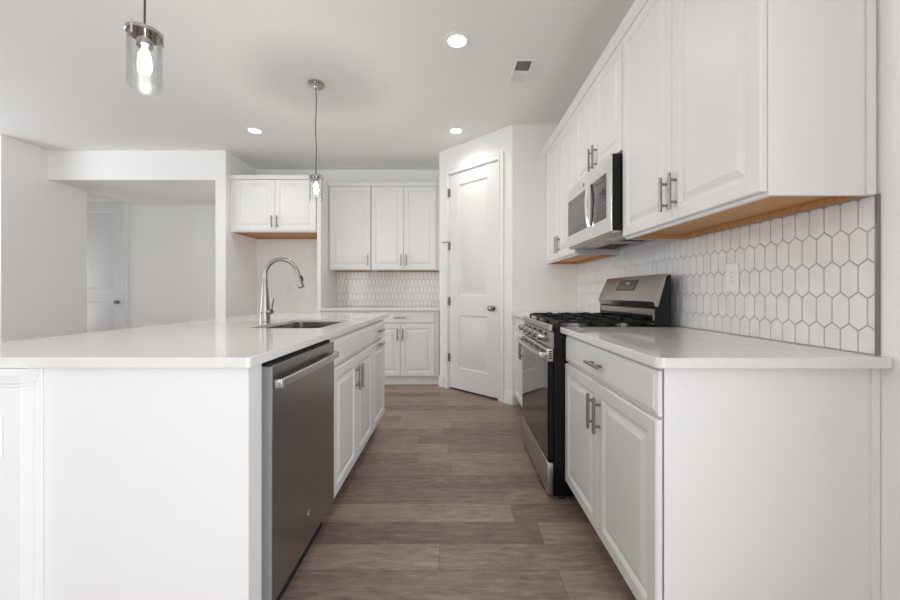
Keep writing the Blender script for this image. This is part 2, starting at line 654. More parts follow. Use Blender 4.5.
def base_cabinet(label, loc, rz, w, drawers, doors, depth=.608, end=None, falsefront=False, hz=None, pull_out=False, fill=(0, 0), hinge='', hollow=False):
    r = thing('base_cabinet', label, 'cabinet', loc, rz)
    b = MB()
    if hollow:
        b.box(-w / 2, w / 2, 0, depth, .105, .122)
        b.box(-w / 2, -w / 2 + .016, .0, depth, .122, CB - .001).box(w / 2 - .016, w / 2, .0, depth, .122, CB - .001)
        b.box(-w / 2 + .016, w / 2 - .016, 0, .018, .122, CB - .001).box(-w / 2 + .016, w / 2 - .016, depth - .012, depth, .122, CB - .001)
    else:
        b.box(-w / 2, w / 2, 0, depth, .105, CB - .001)
    b.build('body', M['cab'], r)
    k = MB()
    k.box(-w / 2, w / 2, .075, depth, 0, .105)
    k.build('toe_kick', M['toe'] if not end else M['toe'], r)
    x0, x1 = -w / 2 + .004 + fill[0], w / 2 - .004 - fill[1]
    n = drawers
    if n:
        dw = (x1 - x0 - .004 * (n - 1)) / n
        for i in range(n):
            a = x0 + i * (dw + .004)
            dr = drawer_front(a, a + dw, .737, .868, r, 'false_front' if falsefront else 'drawer')
            if not falsefront:
                pull(a + dw / 2, .803, 'x', dr)
    n = doors
    dw = (x1 - x0 - .004 * (n - 1)) / n
    for i in range(n):
        a = x0 + i * (dw + .004)
        dr = cab_door(a, a + dw, .114, .726, r)
        if pull_out:
            pull(a + dw / 2, .700, 'x', dr)
        elif n == 2:
            pull(a + dw - .030 if i == 0 else a + .030, .605, 'z', dr)
        else:
            pull(a + (dw - .030 if hinge == 'L' else .034), .605, 'z', dr)
    return r


def wall_cabinet(label, loc, rz, w, z0, z1, doors, depth=.30, fill=(0, 0), hinge='L', hdz=.125, name='wall_cabinet'):
    r = thing(name, label, 'cabinet', (loc[0], loc[1], z0), rz)
    H = z1 - z0
    rec = .026
    b = MB()
    b.box(-w / 2, w / 2, 0, depth, rec, H)
    b.box(-w / 2, w / 2, 0, .018, 0, rec)
    b.box(-w / 2, -w / 2 + .012, .018, depth, 0, rec).box(w / 2 - .012, w / 2, .018, depth, 0, rec)
    b.build('body', M['cab'], r)
    u = MB()
    i = w / 2 - .0125
    u.box(-i, i, .0185, depth - .001, rec - .004, rec - .0005)
    u.box(-i, i, depth - .018, depth - .001, .001, rec - .004)
    u.box(-i, -i + .004, .0185, depth - .018, .001, rec - .004).box(i - .004, i, .0185, depth - .018, .001, rec - .004)
    u.build('underside', M['maple'], r)
    x0, x1 = -w / 2 + .004 + fill[0], w / 2 - .004 - fill[1]
    n = doors
    dw = (x1 - x0 - .004 * (n - 1)) / n
    for k in range(n):
        a = x0 + k * (dw + .004)
        d = cab_door(a, a + dw, .012, H - .018, r)
        if n == 2:
            pull(a + dw - .030 if k == 0 else a + .030, hdz, 'z', d)
        else:
            pull(a + (dw - .030 if hinge == 'L' else .034), hdz, 'z', d)
    return r


RR, RI = -PI / 2, PI / 2
UX = .90              # upper box front (right wall)
BX = .60              # base box front (right wall)
# right hand run
R1, R2, R3, R4 = 1.075, 1.970, 2.734, 3.575
c = base_cabinet('white base cabinet with wide drawer and two doors in front of the range', (BX, (R1 + R2) / 2, 0), RR, R2 - R1 - .002, 1, 2)
MB().box((R2 - R1) / 2 - .001 - .022, (R2 - R1) / 2 - .001, -.002, .02, 0.0, .105).box((R2 - R1) / 2 - .004, (R2 - R1) / 2 + .003, -.0, .608, 0.0, .883).box((R2 - R1) / 2 + .003, (R2 - R1) / 2 + .009, .585, .608, 0, .883).build('end_panel', M['cab'], c)
base_cabinet('narrow white base cabinet between the range and the pantry wall', (BX, (R3 + YP - .005) / 2, 0), RR, YP - R3 - .008, 1, 2, fill=(.09, 0))
c = wall_cabinet('largest white wall cabinet, two tall doors, nearest on the range wall', (UX, (R1 + R2) / 2, 0), RR, R2 - R1 - .002, 1.372, 2.44, 2)
MB().box((R2 - R1) / 2, (R2 - R1) / 2 + .006, .277, .30, 0, 1.068).build('scribe_strip', M['cab'], c)
wall_cabinet('short white wall cabinet with two doors directly above the microwave', (UX, (R2 + R3) / 2, 0), RR, R3 - R2 - .004, 1.832, 2.44, 2, hdz=.10)
wall_cabinet('white wall cabinet between the microwave and the pantry wall', (UX, (R3 + YP - .003) / 2, 0), RR, YP - R3 - .006, 1.372, 2.44, 2, fill=(.10, 0))

# back run
c = wall_cabinet('tall single door white wall cabinet beside the refrigerator panel', ((-1.566 - 1.04) / 2, 4.722, 0), 0, .522, 1.378, 2.44, 1, depth=.30, hinge='L')
c = wall_cabinet('double door white wall cabinet beside the pantry wall', ((-1.04 - .172) / 2, 4.722, 0), 0, .864, 1.378, 2.44, 2, depth=.30, fill=(0, .045))
c = wall_cabinet('short deep white cabinet high over the empty refrigerator space', ((XH - 1.617) / 2, 4.44, 0), 0, -1.617 - XH - .004, 1.81, 2.44, 2, depth=.585, hdz=.12, fill=(.045, 0))
MB().prism([(-.022, .618), (-.026, .622), (-.026, .668), (.03, .668), (.03, .618)], (XH + 1.617) / 2 + .003, -(XH + 1.617) / 2 - .003).build('top_moulding', M['cab'], c)
base_cabinet('white single door base cabinet beside the refrigerator panel', ((-1.566 - 1.04) / 2, 4.44, 0), 0, .522, 1, 1, depth=.585, hinge='L')
c = base_cabinet('white base cabinet with drawer and two doors beside the pantry wall', ((-1.04 - .178) / 2, 4.44, 0), 0, .858, 1, 2, depth=.585, fill=(0, .045))
# white toe board of the back run
struct(MB().box(-1.566, -.178, 4.487, 4.512, 0, .104, .001).build('trim_1', M['trim']))
p = MB()
p.box(-1.613, -1.569, 4.43, 5.028, 0, 2.47, .001)
tag(p.build('refrigerator_panel', M['cab']), 'tall white panel right of the empty refrigerator space', 'panel')

# island run (fronts face +X)
IX = -.588
I1, I2, I3, I4 = 1.142, 1.775, 2.630, 3.090
c = base_cabinet('white sink base cabinet on the island with blank front over two doors', (IX, (I2 + I3) / 2, 0), RI, I3 - I2 - .002, 1, 2, depth=.585, falsefront=True, hollow=True)
c = base_cabinet('slim white island cabinet with drawer over a pull-out door, at the far end', (IX, (I3 + I4) / 2, 0), RI, I4 - I3 - .002, 1, 1, depth=.585, pull_out=True)

e = thing('island_end_panel', 'plain white panel closing the near end of the island', 'panel', (-.88, 1.067, 0))
MB().box(-.297, .297, 0, .02, 0, .883).build('panel', M['cab'], e)
MB().box(.277, .297, .0201, .072, 0, .883).box(-.293, .27, .0205, .072, 0, .883).build('filler', M['cab'], e)
MB().box(-.3055, -.283, -.006, -.0005, 0, .883, .001).build('scribe_strip', M['cab'], e)

kw = thing('island_knee_wall', 'white painted half wall along the seating side of the island', 'half wall', (-1.27, 1.03, 0))
MB().box(-.084, .084, .0, .16, 0, .880, .001).build('post', M['trim'], kw)
MB().box(-.084, .084, .161, 2.06, 0, .883, .001).build('wall_body', M['wall'], kw)
m = MB()
lo = []
for z, o in ((.834, .001), (.836, .004), (.842, .004), (.846, .008), (.858, .009), (.866, .0125), (.870, .013), (.8837, .013)):
    lo.append([(-.084 - o, -o, z), (.084 + min(o, .0115), -o, z), (.084 + min(o, .0115), .03, z), (-.084 - o, .16, z)])
m.rings(lo)
m.build('cap_moulding', M['trim'], kw)
m = MB()
m.rings([[(-.084 - o, -o, z), (.084 + min(o, .0115), -o, z), (.084 + min(o, .0115), .03, z), (-.084 - o, .16, z)] for z, o in ((0, .012), (.10, .012), (.12, .006), (.13, .002))])
m.build('base_moulding', M['trim'], kw)


# crown mouldings above the wall cabinets
def crown_prof(y0, z0):
    return [(y0 + .03, z0), (y0 - .004, z0), (y0 - .006, z0 + .008), (y0 - .012, z0 + .014), (y0 - .022, z0 + .030), (y0 - .024, z0 + .036), (y0 - .028, z0 + .040), (y0 - .028, z0 + .048), (y0 + .03, z0 + .048)]


struct(MB().prism(crown_prof(-.006, 2.426), -(YP - .002), -1.05).build('trim_2', M['cab'], loc=(UX - .02 + .01, 0, 0), rz=RR), 'white crown moulding along the cabinets on the range wall', 'moulding')
struct(MB().prism(crown_prof(-.006, 2.426), -1.567, -.172).build('trim_3', M['cab'], loc=(0, 4.712, 0)), 'white crown moulding along the cabinets on the back wall', 'moulding')


# ---------------------------------------------------------------- worktops
def rrect(x0, x1, y0, y1, r, n=8):
    if not isinstance(r, (list, tuple)):
        r = [r] * 4
    pts = []
    for (cx, cy, a0, rr) in ((x1, y0, -PI / 2, r[0]), (x1, y1, 0, r[1]), (x0, y1, PI / 2, r[2]), (x0, y0, PI, r[3])):
        sx = 1 if cx == x1 else -1
        sy = 1 if cy == y1 else -1
        for k in range(n + 1):
            a = a0 + PI / 2 * k / n
            pts.append((cx - sx * rr + rr * math.cos(a), cy - sy * rr + rr * math.sin(a)))
    return pts


def slab(name, outer, z0, z1, m, hole=None, bev=.003):
    b = bmesh.new()
    if hole is None:
        vs = [b.verts.new((x, y, z0)) for x, y in outer]
        b.faces.new(vs)
    else:
        es = []
        for loop in (outer, hole):
            vs = [b.verts.new((x, y, z0)) for x, y in loop]
            es += [b.edges.new((vs[i], vs[(i + 1) % len(vs)])) for i in range(len(vs))]
        bmesh.ops.triangle_fill(b, edges=es, use_beauty=True)
    g = bmesh.ops.extrude_face_region(b, geom=list(b.faces))
    bmesh.ops.translate(b, vec=(0, 0, z1 - z0), verts=[v for v in g['geom'] if isinstance(v, bmesh.types.BMVert)])
    bmesh.ops.recalc_face_normals(b, faces=list(b.faces))
    if bev:
        ed = [e for e in b.edges if len(e.link_faces) == 2 and e.calc_face_angle(0) > 1.0 and abs(e.verts[0].co.z - e.verts[1].co.z) < 1e-6]
        bmesh.ops.bevel(b, geom=ed, offset=bev, segments=2, affect='EDGES', profile=0.5)
    mb = MB()
    mb.b.free()
    mb.b = b
    return mb.build(name, m, angle=13)


tag(slab('island_worktop', rrect(-1.64, -.564, 1.036, 3.27, .012), CB, CT, M['quartz'], hole=rrect(-1.065, -.685, 1.90, 2.56, .035)),
    'long white quartz island worktop with sink cutout', 'worktop')
tag(slab('range_worktop', rrect(.556, 1.199, 1.03, R2 - .001, [.001, .001, .001, .022]), CB, CT, M['quartz']),
    'white quartz worktop in front of the gas range', 'worktop')
tag(slab('range_worktop', rrect(.556, 1.199, R3 + .002, YP - .002, .001), CB, CT, M['quartz']),
    'short white quartz worktop between gas range and pantry wall', 'worktop')
tag(slab('back_worktop', rrect(-1.567, -.174, 4.395, YB - .010, .001), CB, CT, M['quartz']),
    'white quartz worktop along the back wall', 'worktop')


# ---------------------------------------------------------------- picket tile backsplashes
def clip(poly, a0, a1, b0, b1):
    def cut(P, f, ins):
        out = []
        for i in range(len(P)):
            p, q = P[i], P[(i + 1) % len(P)]
            fp, fq = f(p), f(q)
            if fp >= 0:
                out.append(p)
            if (fp >= 0) != (fq >= 0):
                t = fp / (fp - fq)
                out.append((p[0] + (q[0] - p[0]) * t, p[1] + (q[1] - p[1]) * t))
        return out
    for f in (lambda p: p[0] - a0, lambda p: a1 - p[0], lambda p: p[1] - b0, lambda p: b1 - p[1]):
        poly = cut(poly, f, 0)
        if len(poly) < 3:
            return []
    out = []
    for p in poly:
        if not out or (abs(p[0] - out[-1][0]) + abs(p[1] - out[-1][1])) > 1e-5:
            out.append(p)
    if len(out) > 2 and abs(out[0][0] - out[-1][0]) + abs(out[0][1] - out[-1][1]) < 1e-5:
        out.pop()
    return out


def tiles(mb, rect_list, u_c, z_c, to3):
    """to3(u, z, h) maps wall coordinates and height above the wall to space"""
    WT, PV, G, TIP, ST = .0515, .0965, .0042, .0195, .077
    for a0, a1, b0, b1 in rect_list:
        k0, k1 = int((b0 - z_c) / PV) - 2, int((b1 - z_c) / PV) + 2
        for k in range(k0, k1 + 1):
            zc = z_c + k * PV
            off = (k % 2) * WT / 2
            for n in range(int((a0 - u_c) / WT) - 2, int((a1 - u_c) / WT) + 3):
                uc = u_c + n * WT + off
                hw, hs = WT / 2 - G / 2, ST / 2
                ht = hs + TIP - G * .6
                poly = [(uc, zc - ht), (uc + hw, zc - hs + G * .1), (uc + hw, zc + hs - G * .1), (uc, zc + ht), (uc - hw, zc + hs - G * .1), (uc - hw, zc - hs + G * .1)]
                P = clip(poly, a0 + .001, a1 - .001, b0 + .001, b1 - .001)
                if len(P) < 3:
                    continue
                cu, cz = sum(p[0] for p in P) / len(P), sum(p[1] for p in P) / len(P)
                if max(p[0] for p in P) - min(p[0] for p in P) < .004 or max(p[1] for p in P) - min(p[1] for p in P) < .004:
                    continue
                tu, tz = random.uniform(-1, 1) * .012, random.uniform(-1, 1) * .010

                def ring(inset, h, tilt):
                    R = []
                    for u, z in P:
                        du, dz = u - cu, z - cz
                        L = math.hypot(du, dz)
                        s = max(0, (L - inset) / L)
                        uu, zz = cu + du * s, cz + dz * s
                        R.append(to3(uu, zz, h + (du * tu + dz * tz) * tilt))
                    return R
                mb.rings([ring(0, .002, 0), ring(0, .0055, 0), ring(.0012, .007, 1)], mi=1, cap0=False)


bs = thing('tiled_backsplash', 'white elongated hexagon tile backsplash along the range wall', 'backsplash', (XR, 0, 0))
g = MB()
g.box(-.0045, -.0005, 1.073, YP - .001, CT + .001, 1.371)
g.box(-.0045, -.0005, R2 + .002, R3 - .002, 1.371, 1.419)
tiles(g, [(1.073, R2, CT + .001, 1.371), (R2, R3, CT + .001, 1.419), (R3, YP - .001, CT + .001, 1.371)], 1.12, 1.037, lambda u, z, h: (-h, u, z))
g.build('tiles', [M['grout'], M['tile']], bs, angle=10)
MB().box(-.010, -.0005, 1.066, 1.0725, CT + .001, 1.374).build('edge_trim', M['edge'], bs)

bs = thing('tiled_backsplash', 'white elongated hexagon tile backsplash on the back wall', 'backsplash', (0, YB, 0))
g = MB()
g.box(-1.567, -.171, -.0045, -.0005, CT + .001, 1.377)
tiles(g, [(-1.567, -.171, CT + .001, 1.377)], -.2, 1.037, lambda u, z, h: (u, -h, z))
g.build('tiles', [M['grout'], M['tile']], bs, angle=10)


# ---------------------------------------------------------------- outlets
def outlet(label, loc, rz, kind='duplex'):
    r = thing('wall_outlet', label, 'outlet', loc, rz)
    MB().box(-.037, .037, -.006, -.0005, -.06, .06, .002).build('cover_plate', M['plate'], r)
    f = MB()
    f.box(-.017, .017, -.0078, -.0058, -.034, .034, .001)
    for dz in (-.02, .016):
        f.box(-.008, -.006, -.0084, -.0076, dz, dz + .008, mi=1).box(.006, .008, -.0084, -.0076, dz, dz + .008, mi=1).box(-.002, .002, -.0084, -.0076, dz - .006, dz - .002, mi=1)
    if kind == 'gfci':
        f.box(-.004, .004, -.0084, -.0076, -.003, .003, mi=1)
    f.build('receptacle', [M['plate'], M['slotgrey']], r)
    return r


outlet('white outlet on the tiled wall beside the range', (XR - .0072, 1.62, 1.16), RR, 'gfci')
outlet('white outlet on the wall inside the empty refrigerator space', (-2.20, YB - .0005, 1.145), 0)
outlet('white outlet on the post at the near end of the island', (-1.27, 1.0295, .70), 0)


# ---------------------------------------------------------------- sink and faucet
sk = thing('kitchen_sink', 'stainless steel undermount sink set into the island worktop', 'sink', (-.875, 2.23, 0))
lo = []
for (i, z) in ((-.020, .8820), (.0008, .8820), (.0008, .8955), (.0030, .8955), (.0045, .72), (.02, .70), (.10, .697)):
    lo.append([(x, y, z) for x, y in rrect(-.19 + i, .19 - i, -.33 + i, .33 - i, max(.004, .035 - i * .3))])
b = MB()
b.rings(lo, cap0=False)
b.rings([[(x, y, z) for x, y in rrect(-.19 + i, .19 - i, -.33 + i, .33 - i, .03)] for i, z in ((-.020, .8812), (.0005, .8812), (.002, .70), (.02, .688))], cap0=False)
b.build('basin', M['sinksteel'], sk)
MB().lathe([(.040, .7), (.040, .7025), (.030, .7025), (.026, .699)], seg=24).build('drain', M['chrome'], sk)

fc = thing('kitchen_faucet', 'tall brushed nickel gooseneck faucet behind the island sink', 'faucet', (-1.106, 2.20, CT))
b = MB()
b.lathe([(.031, 0), (.031, .006), (.029, .010), (.0285, .03), (.026, .09), (.021, .16), (.0155, .22), (.0135, .26), (.0130, .262)], seg=28)
b.build('body', M['nickel'], fc)
pts = [(0, 0, .25), (0, 0, .270)]
for k in range(0, 17):
    a = PI - (PI - math.radians(14)) * k / 16
    pts.append((.096 + .096 * math.cos(a), 0, .279 + .096 * math.sin(a)))
MB().tube(pts, .0118, 18).build('spout', M['nickel'], fc)
ex, ez = pts[-1][0], pts[-1][2]
dx, dz = math.sin(math.radians(14)), -math.cos(math.radians(14))


def al(t):
    return (ex + dx * t, 0, ez + dz * t)


b = MB()
b.tube([al(-.004), al(.004), al(.010), al(.05), al(.085), al(.092), al(.097)], [.0125, .0145, .0145, .0165, .0185, .0185, .015], 20)
b.build('spray_head', M['nickel'], fc)
b = MB()
n = Vector((-dz, 0, dx))
p0, p1 = Vector(al(.028)) + n * .0145, Vector(al(.060)) + n * .0165
b.tube([p0, (p0 + p1) / 2 + n * .001, p1], [.006, .0075, .006], 10)
b.build('spray_button', M['blackgap'], fc)
b = MB()
b.cyl((.022, -.012, .070), (.050, -.022, .070), .0165, .0155, 18)
b.tube([(.044, -.020, .076), (.052, -.024, .098), (.064, -.03, .146)], [.0065, .0055, .0045], 12)
b.build('lever', M['nickel'], fc)
MB().lathe([(.0045, 0), (.0045, -.002)], (-.006, -.0275, .065), 'y', 12).build('sensor', M['blackgap'], fc)


# ---------------------------------------------------------------- dishwasher
dw = thing('dishwasher', 'dark stainless dishwasher built into the near end of the island', 'dishwasher', (IX, 1.465, 0), RI)
hw = .300
MB().box(-.292, .298, .02, .56, .11, .845).build('tub', M['blackgap'], dw)
MB().box(-.305, .298, .03, .55, 0.0, .11).build('toe_kick', M['blackgap'], dw)
MB().box(-.292, .298, -.004, .10, .8455, .872).build('control_strip', M['blackgap'], dw)
d = MB()
d.box(-hw + .006, hw + .006, -.030 + .010, .018, .118, .862, .002)
d.build('door', M['reflection_grey'], dw)
d = MB()
d.box(-hw + .005, hw + .007, -.0225, -.0203, .117, .863, .001)
d.build('door_skin', M['slate'], dw)
# towel bar handle with end brackets
h = MB()
prof_h = [(-.050, .793), (-.0535, .797), (-.0535, .819), (-.050, .823), (-.045, .823), (-.042, .819), (-.042, .797), (-.045, .793)]
xs = [-.285, -.20, -.1, 0, .1, .20, .285]
h.rings([[(x, y - .006 * (1 - (x / .285) ** 2), z) for y, z in prof_h] for x in xs])
h.build('handle', M['knobsteel'], dw)
for s in (-1, 1):
    MB().box(s * .285 - .0075, s * .285 + .0075, -.047, -.0228, .794, .822, .003, seg=2).build('handle_bracket', M['knobsteel'], dw)
em = MB()
em.lathe([(.0115, 0), (.0115, -.0012), (.0095, -.0012), (.0095, -.0006), (.0, -.0006)][:4], (0.0, -.0225, .236), 'y', 28)
emo = em.build('emblem', M['chrome'], dw)
text_mesh('GE', .013, 'emblem_lettering', M['blackgap'], emo, (0, -.0235, .236), (PI / 2, 0, 0), .0003, shear=.3)
MB().lathe([(.004, 0), (.004, -.001)], (.0, -.0225, .845), 'y', 14).build('indicator', M['chrome'], dw)

# ---------------------------------------------------------------- gas range
RCY = (R2 + R3) / 2
rg = thing('gas_range', 'stainless and black freestanding gas range on the right', 'range', (.525, RCY, 0), RR)
hw = .377
MB().box(-hw, hw, .0, .625, .025, .900).build('body', M['black'], rg)
b = MB()
b.box(-hw, hw, .012, .57, .900, .912, .003)
b.build('cooktop', M['black'], rg)
b = MB()
b.prism([(-.024, .893), (-.027, .897), (-.024, .919), (-.018, .923), (-.010, .923), (-.010, .893)], -hw, hw)
b.build('front_rim', M['steel_warm'], rg)
MB().box(-hw, hw, -.0095, .0115, .893, .913, .001).build('cooktop_lip', M['black'], rg)
b = MB()
b.prism([(-.024, .806), (-.018, .803), (-.001, .803), (-.001, .885), (-.014, .885)], -hw, hw)
b.box(-hw + .002, hw - .002, -.010, -.001, .8855, .8925, mi=1)  # black strip put in as the shadow between rim and panel
b.build('control_panel', [M['steel_warm'], M['blackgap']], rg)
for i in range(5):
    x = -.27 + .135 * i
    k = MB()
    c0 = Vector((x, -.026, .850))
    nn = Vector((0, -1, .12)).normalized()
    k.tube([c0 + nn * -.006, c0 + nn * .004, c0 + nn * .005, c0 + nn * .034, c0 + nn * .037], [.027, .027, .022, .0205, .018], 24)
    gk = k.build('knob', M['knobsteel'], rg)
    b = MB()
    b.box(x - .004, x + .004, -.071, -.060, .833, .870, .002)
    b.build('knob_grip', M['nickel'], gk)
# oven door
d = MB()
d.box(-hw + .004, hw - .004, -.028, -.001, .205, .730, .003)
dr = d.build('oven_door', M['black'], rg)
MB().box(-hw + .010, hw - .010, -.031, -.0285, .212, .728, .001).build('glass', M['glass_black'], dr)
d = MB()
d.box(-hw + .004, hw - .004, -.034, -.001, .731, .800, .004, seg=2)
s = d
for i in range(22):
    x = -.33 + .0315 * i
    for z in (.760, .776):
        if i % 5 != 2:
            s.box(x - .011, x + .011, -.0348, -.0335, z, z + .008, mi=1)
for z in (.745, .757, .769, .781):
    s.box(hw - .0045, hw - .0035, -.028, -.010, z, z + .007, mi=1)
d.build('top_band', [M['steel'], M['blackgap']], dr)
h = MB()
h.rings([[(x, y, z) for y, z in [(-.077 + .012 * (x / .35) ** 2 + .013 * math.cos(a), .764 + .011 * math.sin(a)) for a in [2 * PI * k / 14 for k in range(14)]]] for x in [-.35 + .07 * i for i in range(11)]])
h.build('handle', M['knobsteel'], dr)
for sx in (-1, 1):
    MB().box(sx * .345 - .012, sx * .345 + .012, -.072, -.0345, .751, .777, .004, seg=2).build('handle_bracket', M['chrome'], dr)
b = MB()
b.box(-hw + .004, hw - .004, -.032, -.001, .030, .198, .004, seg=2)
b.build('storage_drawer', M['steel'], rg)
for sx in (-1, 1):
    for y in (.05, .58):
        MB().cyl((sx * .34, y, 0), (sx * .34, y, .026), .018, seg=14).build('foot', M['blackgap'], rg)
# burners
for (x, y, r) in ((-.25, .15, .045), (-.25, .42, .036), (0, .29, .05), (.25, .15, .05), (.25, .42, .036)):
    b = MB()
    b.lathe([(r * 1.25, .912), (r * 1.25, .915), (r * .9, .918), (r * .9, .926)], (x, y, 0), seg=28)
    bo = b.build('burner', M['steel_warm'], rg)
    MB().lathe([(r * .95, .926), (r * .95, .932), (r * .6, .935)], (x, y, 0), seg=28).build('burner_cap', M['iron'], bo)
# grates
for gi, (a, c_) in enumerate(((-.372, -.128), (-.122, .122), (.128, .372))):
    g = MB()
    z0, z1 = .930, .953
    y0, y1 = .022, .555
    t = .011
    z0, z1 = .938, .954
    zf = .932
    g.box(a, c_, y0, y0 + t, zf, .945, .002).box(a, c_, y1 - t, y1, zf, .945, .002)
    g.box(a, a + t, y0 + t, y1 - t, zf, .945, .002).box(c_ - t, c_, y0 + t, y1 - t, zf, .945, .002)
    xm = (a + c_) / 2
    g.box(xm - t / 2, xm + t / 2, y0 + .001, .125, z0, z1 + .002, .002).box(xm - t / 2, xm + t / 2, .19, .38, z0, z1 + .002, .002).box(xm - t / 2, xm + t / 2, .445, y1 - .001, z0, z1 + .002, .002)
    g.box(a + .001, c_ - .001, .280, .291, z0, z1, .002)
    for y in (.155, .415):
        g.box(a + .001, xm - .022, y - t / 2, y + t / 2, z0, z1 + .002, .002)
        g.box(xm + .022, c_ - .001, y - t / 2, y + t / 2, z0, z1 + .002, .002)
    for fx in (a + .008, c_ - .008):
        for fy in (y0 + .006, .285, y1 - .006):
            g.box(fx - .006, fx + .006, fy - .006, fy + .006, .9125, zf + .003)
    g.build('grate', M['iron'], rg)
# backguard
b = MB()
b.box(-hw, hw, .535, .615, .9, 1.000)
b.prism([(.535, 1.0), (.540, 1.02), (.588, 1.178), (.615, 1.187), (.615, 1.0)], -hw, hw)
bg = b.build('backguard', M['black'], rg)
b = MB()
P0 = [(.590, 1.194), (.578, 1.194), (.510, 1.047), (.527, 1.016), (.545, 1.016)]
P1 = [(.594, 1.190), (.586, 1.190), (.523, 1.045), (.533, 1.020), (.547, 1.020)]
e2 = hw + .001
i2 = hw - .028
b.rings([[(-e2, y, z) for y, z in P1], [(-i2, y, z) for y, z in P0], [(i2, y, z) for y, z in P0], [(e2, y, z) for y, z in P1]])
b.box(-e2, e2, .586, .616, 1.188, 1.1935)
b.build('console', M['steel_warm'], bg)
b = MB()
b.box(-.355, .355, .5305, .5345, .972, 1.004, .001).box(-.365, .365, .528, .5345, .925, .934, .001).box(.357, .367, .528, .5345, .934, 1.004, .001)
b.build('vent_frame', M['steel_warm'], bg)
# display lying on the sloping console face
nx = Vector((0, -.147, .068)).normalized()   # outward normal (y,z)
mid = Vector((0, .5505, 1.1345))
tdir = Vector((0, .068, .147)).normalized()
ang = math.atan2(.068, .147)


def on_face(o, x, up, out):
    o.location = Vector((x, 0, 0)) + mid + tdir * up + nx * out
    o.rotation_euler = (-ang, 0, 0)
    return o


d = MB().box(-.125, .125, -.001, .0012, -.036, .036, .0004).build('display', M['display'], bg)
on_face(d, .01, .004, .0012)
t = text_mesh('12:00', .020, 'clock_digits', M['led'], d, (0, -.0016, .013), (PI / 2, 0, 0), .0002)
s = MB()
for i in range(7):
    for j in range(2):
        s.box(-.088 + i * .028, -.074 + i * .028, -.0016, -.0009, -.020 + j * .012, -.016 + j * .012)
s.build('key_marks', M['white_ink'], d)

# ---------------------------------------------------------------- microwave
mw = thing('microwave', 'stainless over-the-range microwave mounted under the short cabinet', 'microwave', (.847, RCY, 1.418), RR)
hw = .378
H = .408
MB().box(-hw, hw, -.0138, .35, .006, H - .001).build('case', M['black'], mw)
f = MB()
f.box(-hw, hw, -.022, -.014, .0, H, .002)
fo = f.build('door', M['steel_light'], mw)
MB().box(-.360, .030, -.0235, -.0218, .080, .324, .001).build('window', M['mw_glass'], fo)
MB().box(-.335, .008, -.0243, -.0236, .110, .270, .0003).build('window_screen', mat('mesh_screen', (.20, .18, .16), .35, .3), fo)
s = MB().box(.078, .315, -.0235, -.0218, .080, .326, .001)
for i in range(3):
    for j in range(6):
        s.box(.185 + i * .038, .205 + i * .038, -.0240, -.0236, .10 + j * .027, .106 + j * .027, mi=1)
s.box(.18, .29, -.0240, -.0236, .285, .305, mi=1)
s.build('control_panel', [M['glass_black'], M['display']], mw)
h = MB()
lo = []
for k in range(13):
    u = k / 12
    z = .075 + u * .262
    out = .036 + .014 * math.sin(PI * u) ** .7
    hwid = .012
    lo.append([(.072 - hwid, -out + .006, z), (.072 - hwid * .6, -out - .002, z), (.072 + hwid * .6, -out - .002, z), (.072 + hwid, -out + .006, z), (.072 + hwid * .5, -out + .010, z), (.072 - hwid * .5, -out + .010, z)])
h.rings(lo)
h.build('handle', M['chrome'], mw, angle=50)
em = MB().lathe([(.0125, 0), (.0125, -.0012), (.010, -.0012), (.010, -.0006)], (-.04, -.022, .362), 'y', 26).build('emblem', M['slate'], mw)
text_mesh('GE', .013, 'emblem_lettering', M['chrome'], em, (-.04, -.0232, .362), (PI / 2, 0, 0), .0003, shear=.3)
b = MB()
b.box(-hw + .002, hw - .002, -.012, .35, -.010, .005, .002)
bt = b.build('underside', M['steel_warm'], mw)
for sx in (-1, 1):
    s = MB()
    s.box(sx * .19 - .13, sx * .19 + .13, .15, .30, -.013, -.0095, .001)
    s.build('grease_filter', M['nickel'], bt)
    s = MB()
    for i in range(9):
        s.box(sx * .19 - .12, sx * .19 + .12, .16 + i * .015, .166 + i * .015, -.0145, -.0125)
    s.build('filter_slots', M['blackgap'], bt)
MB().box(.10, .30, .05, .11, -.0125, -.0098, .001).build('lamp_lens', M['plate'], bt)
MB().box(.30, .372, .10, .30, -.018, -.0098, .002).build('vent_cover', M['blackgap'], bt)


# ---------------------------------------------------------------- ceiling lights and vent
def downlight(label, x, y):
    r = thing('recessed_ceiling_light', label, 'ceiling light', (x, y, CEIL), 0, 'recessed ceiling lights')
    MB().lathe([(.088, -.0005), (.088, -.004), (.075, -.009), (.060, -.009), (.056, -.0015)], seg=40).build('trim_ring', M['trim'], r)
    MB().lathe([(.0555, -.0015), (.054, -.0045), (.030, -.0055)], seg=36).build('lens', M['lamp_emit'], r)
    L = bpy.data.lights.new('led', 'SPOT')
    L.energy = 17
    L.spot_size = math.radians(155)
    L.spot_blend = 1.0
    L.shadow_soft_size = .06
    L.color = (1.0, 0.94, 0.86)
    o = bpy.data.objects.new('led_light', L)
    COL.objects.link(o)
    o.parent = r
    o.location = (0, 0, -.02)
    return r


downlight('round recessed ceiling light near the air vent', .02, 2.45)
downlight('round recessed ceiling light in front of the pantry door', .02, 3.81)
downlight('round recessed ceiling light beside the hall header', -2.02, 3.81)

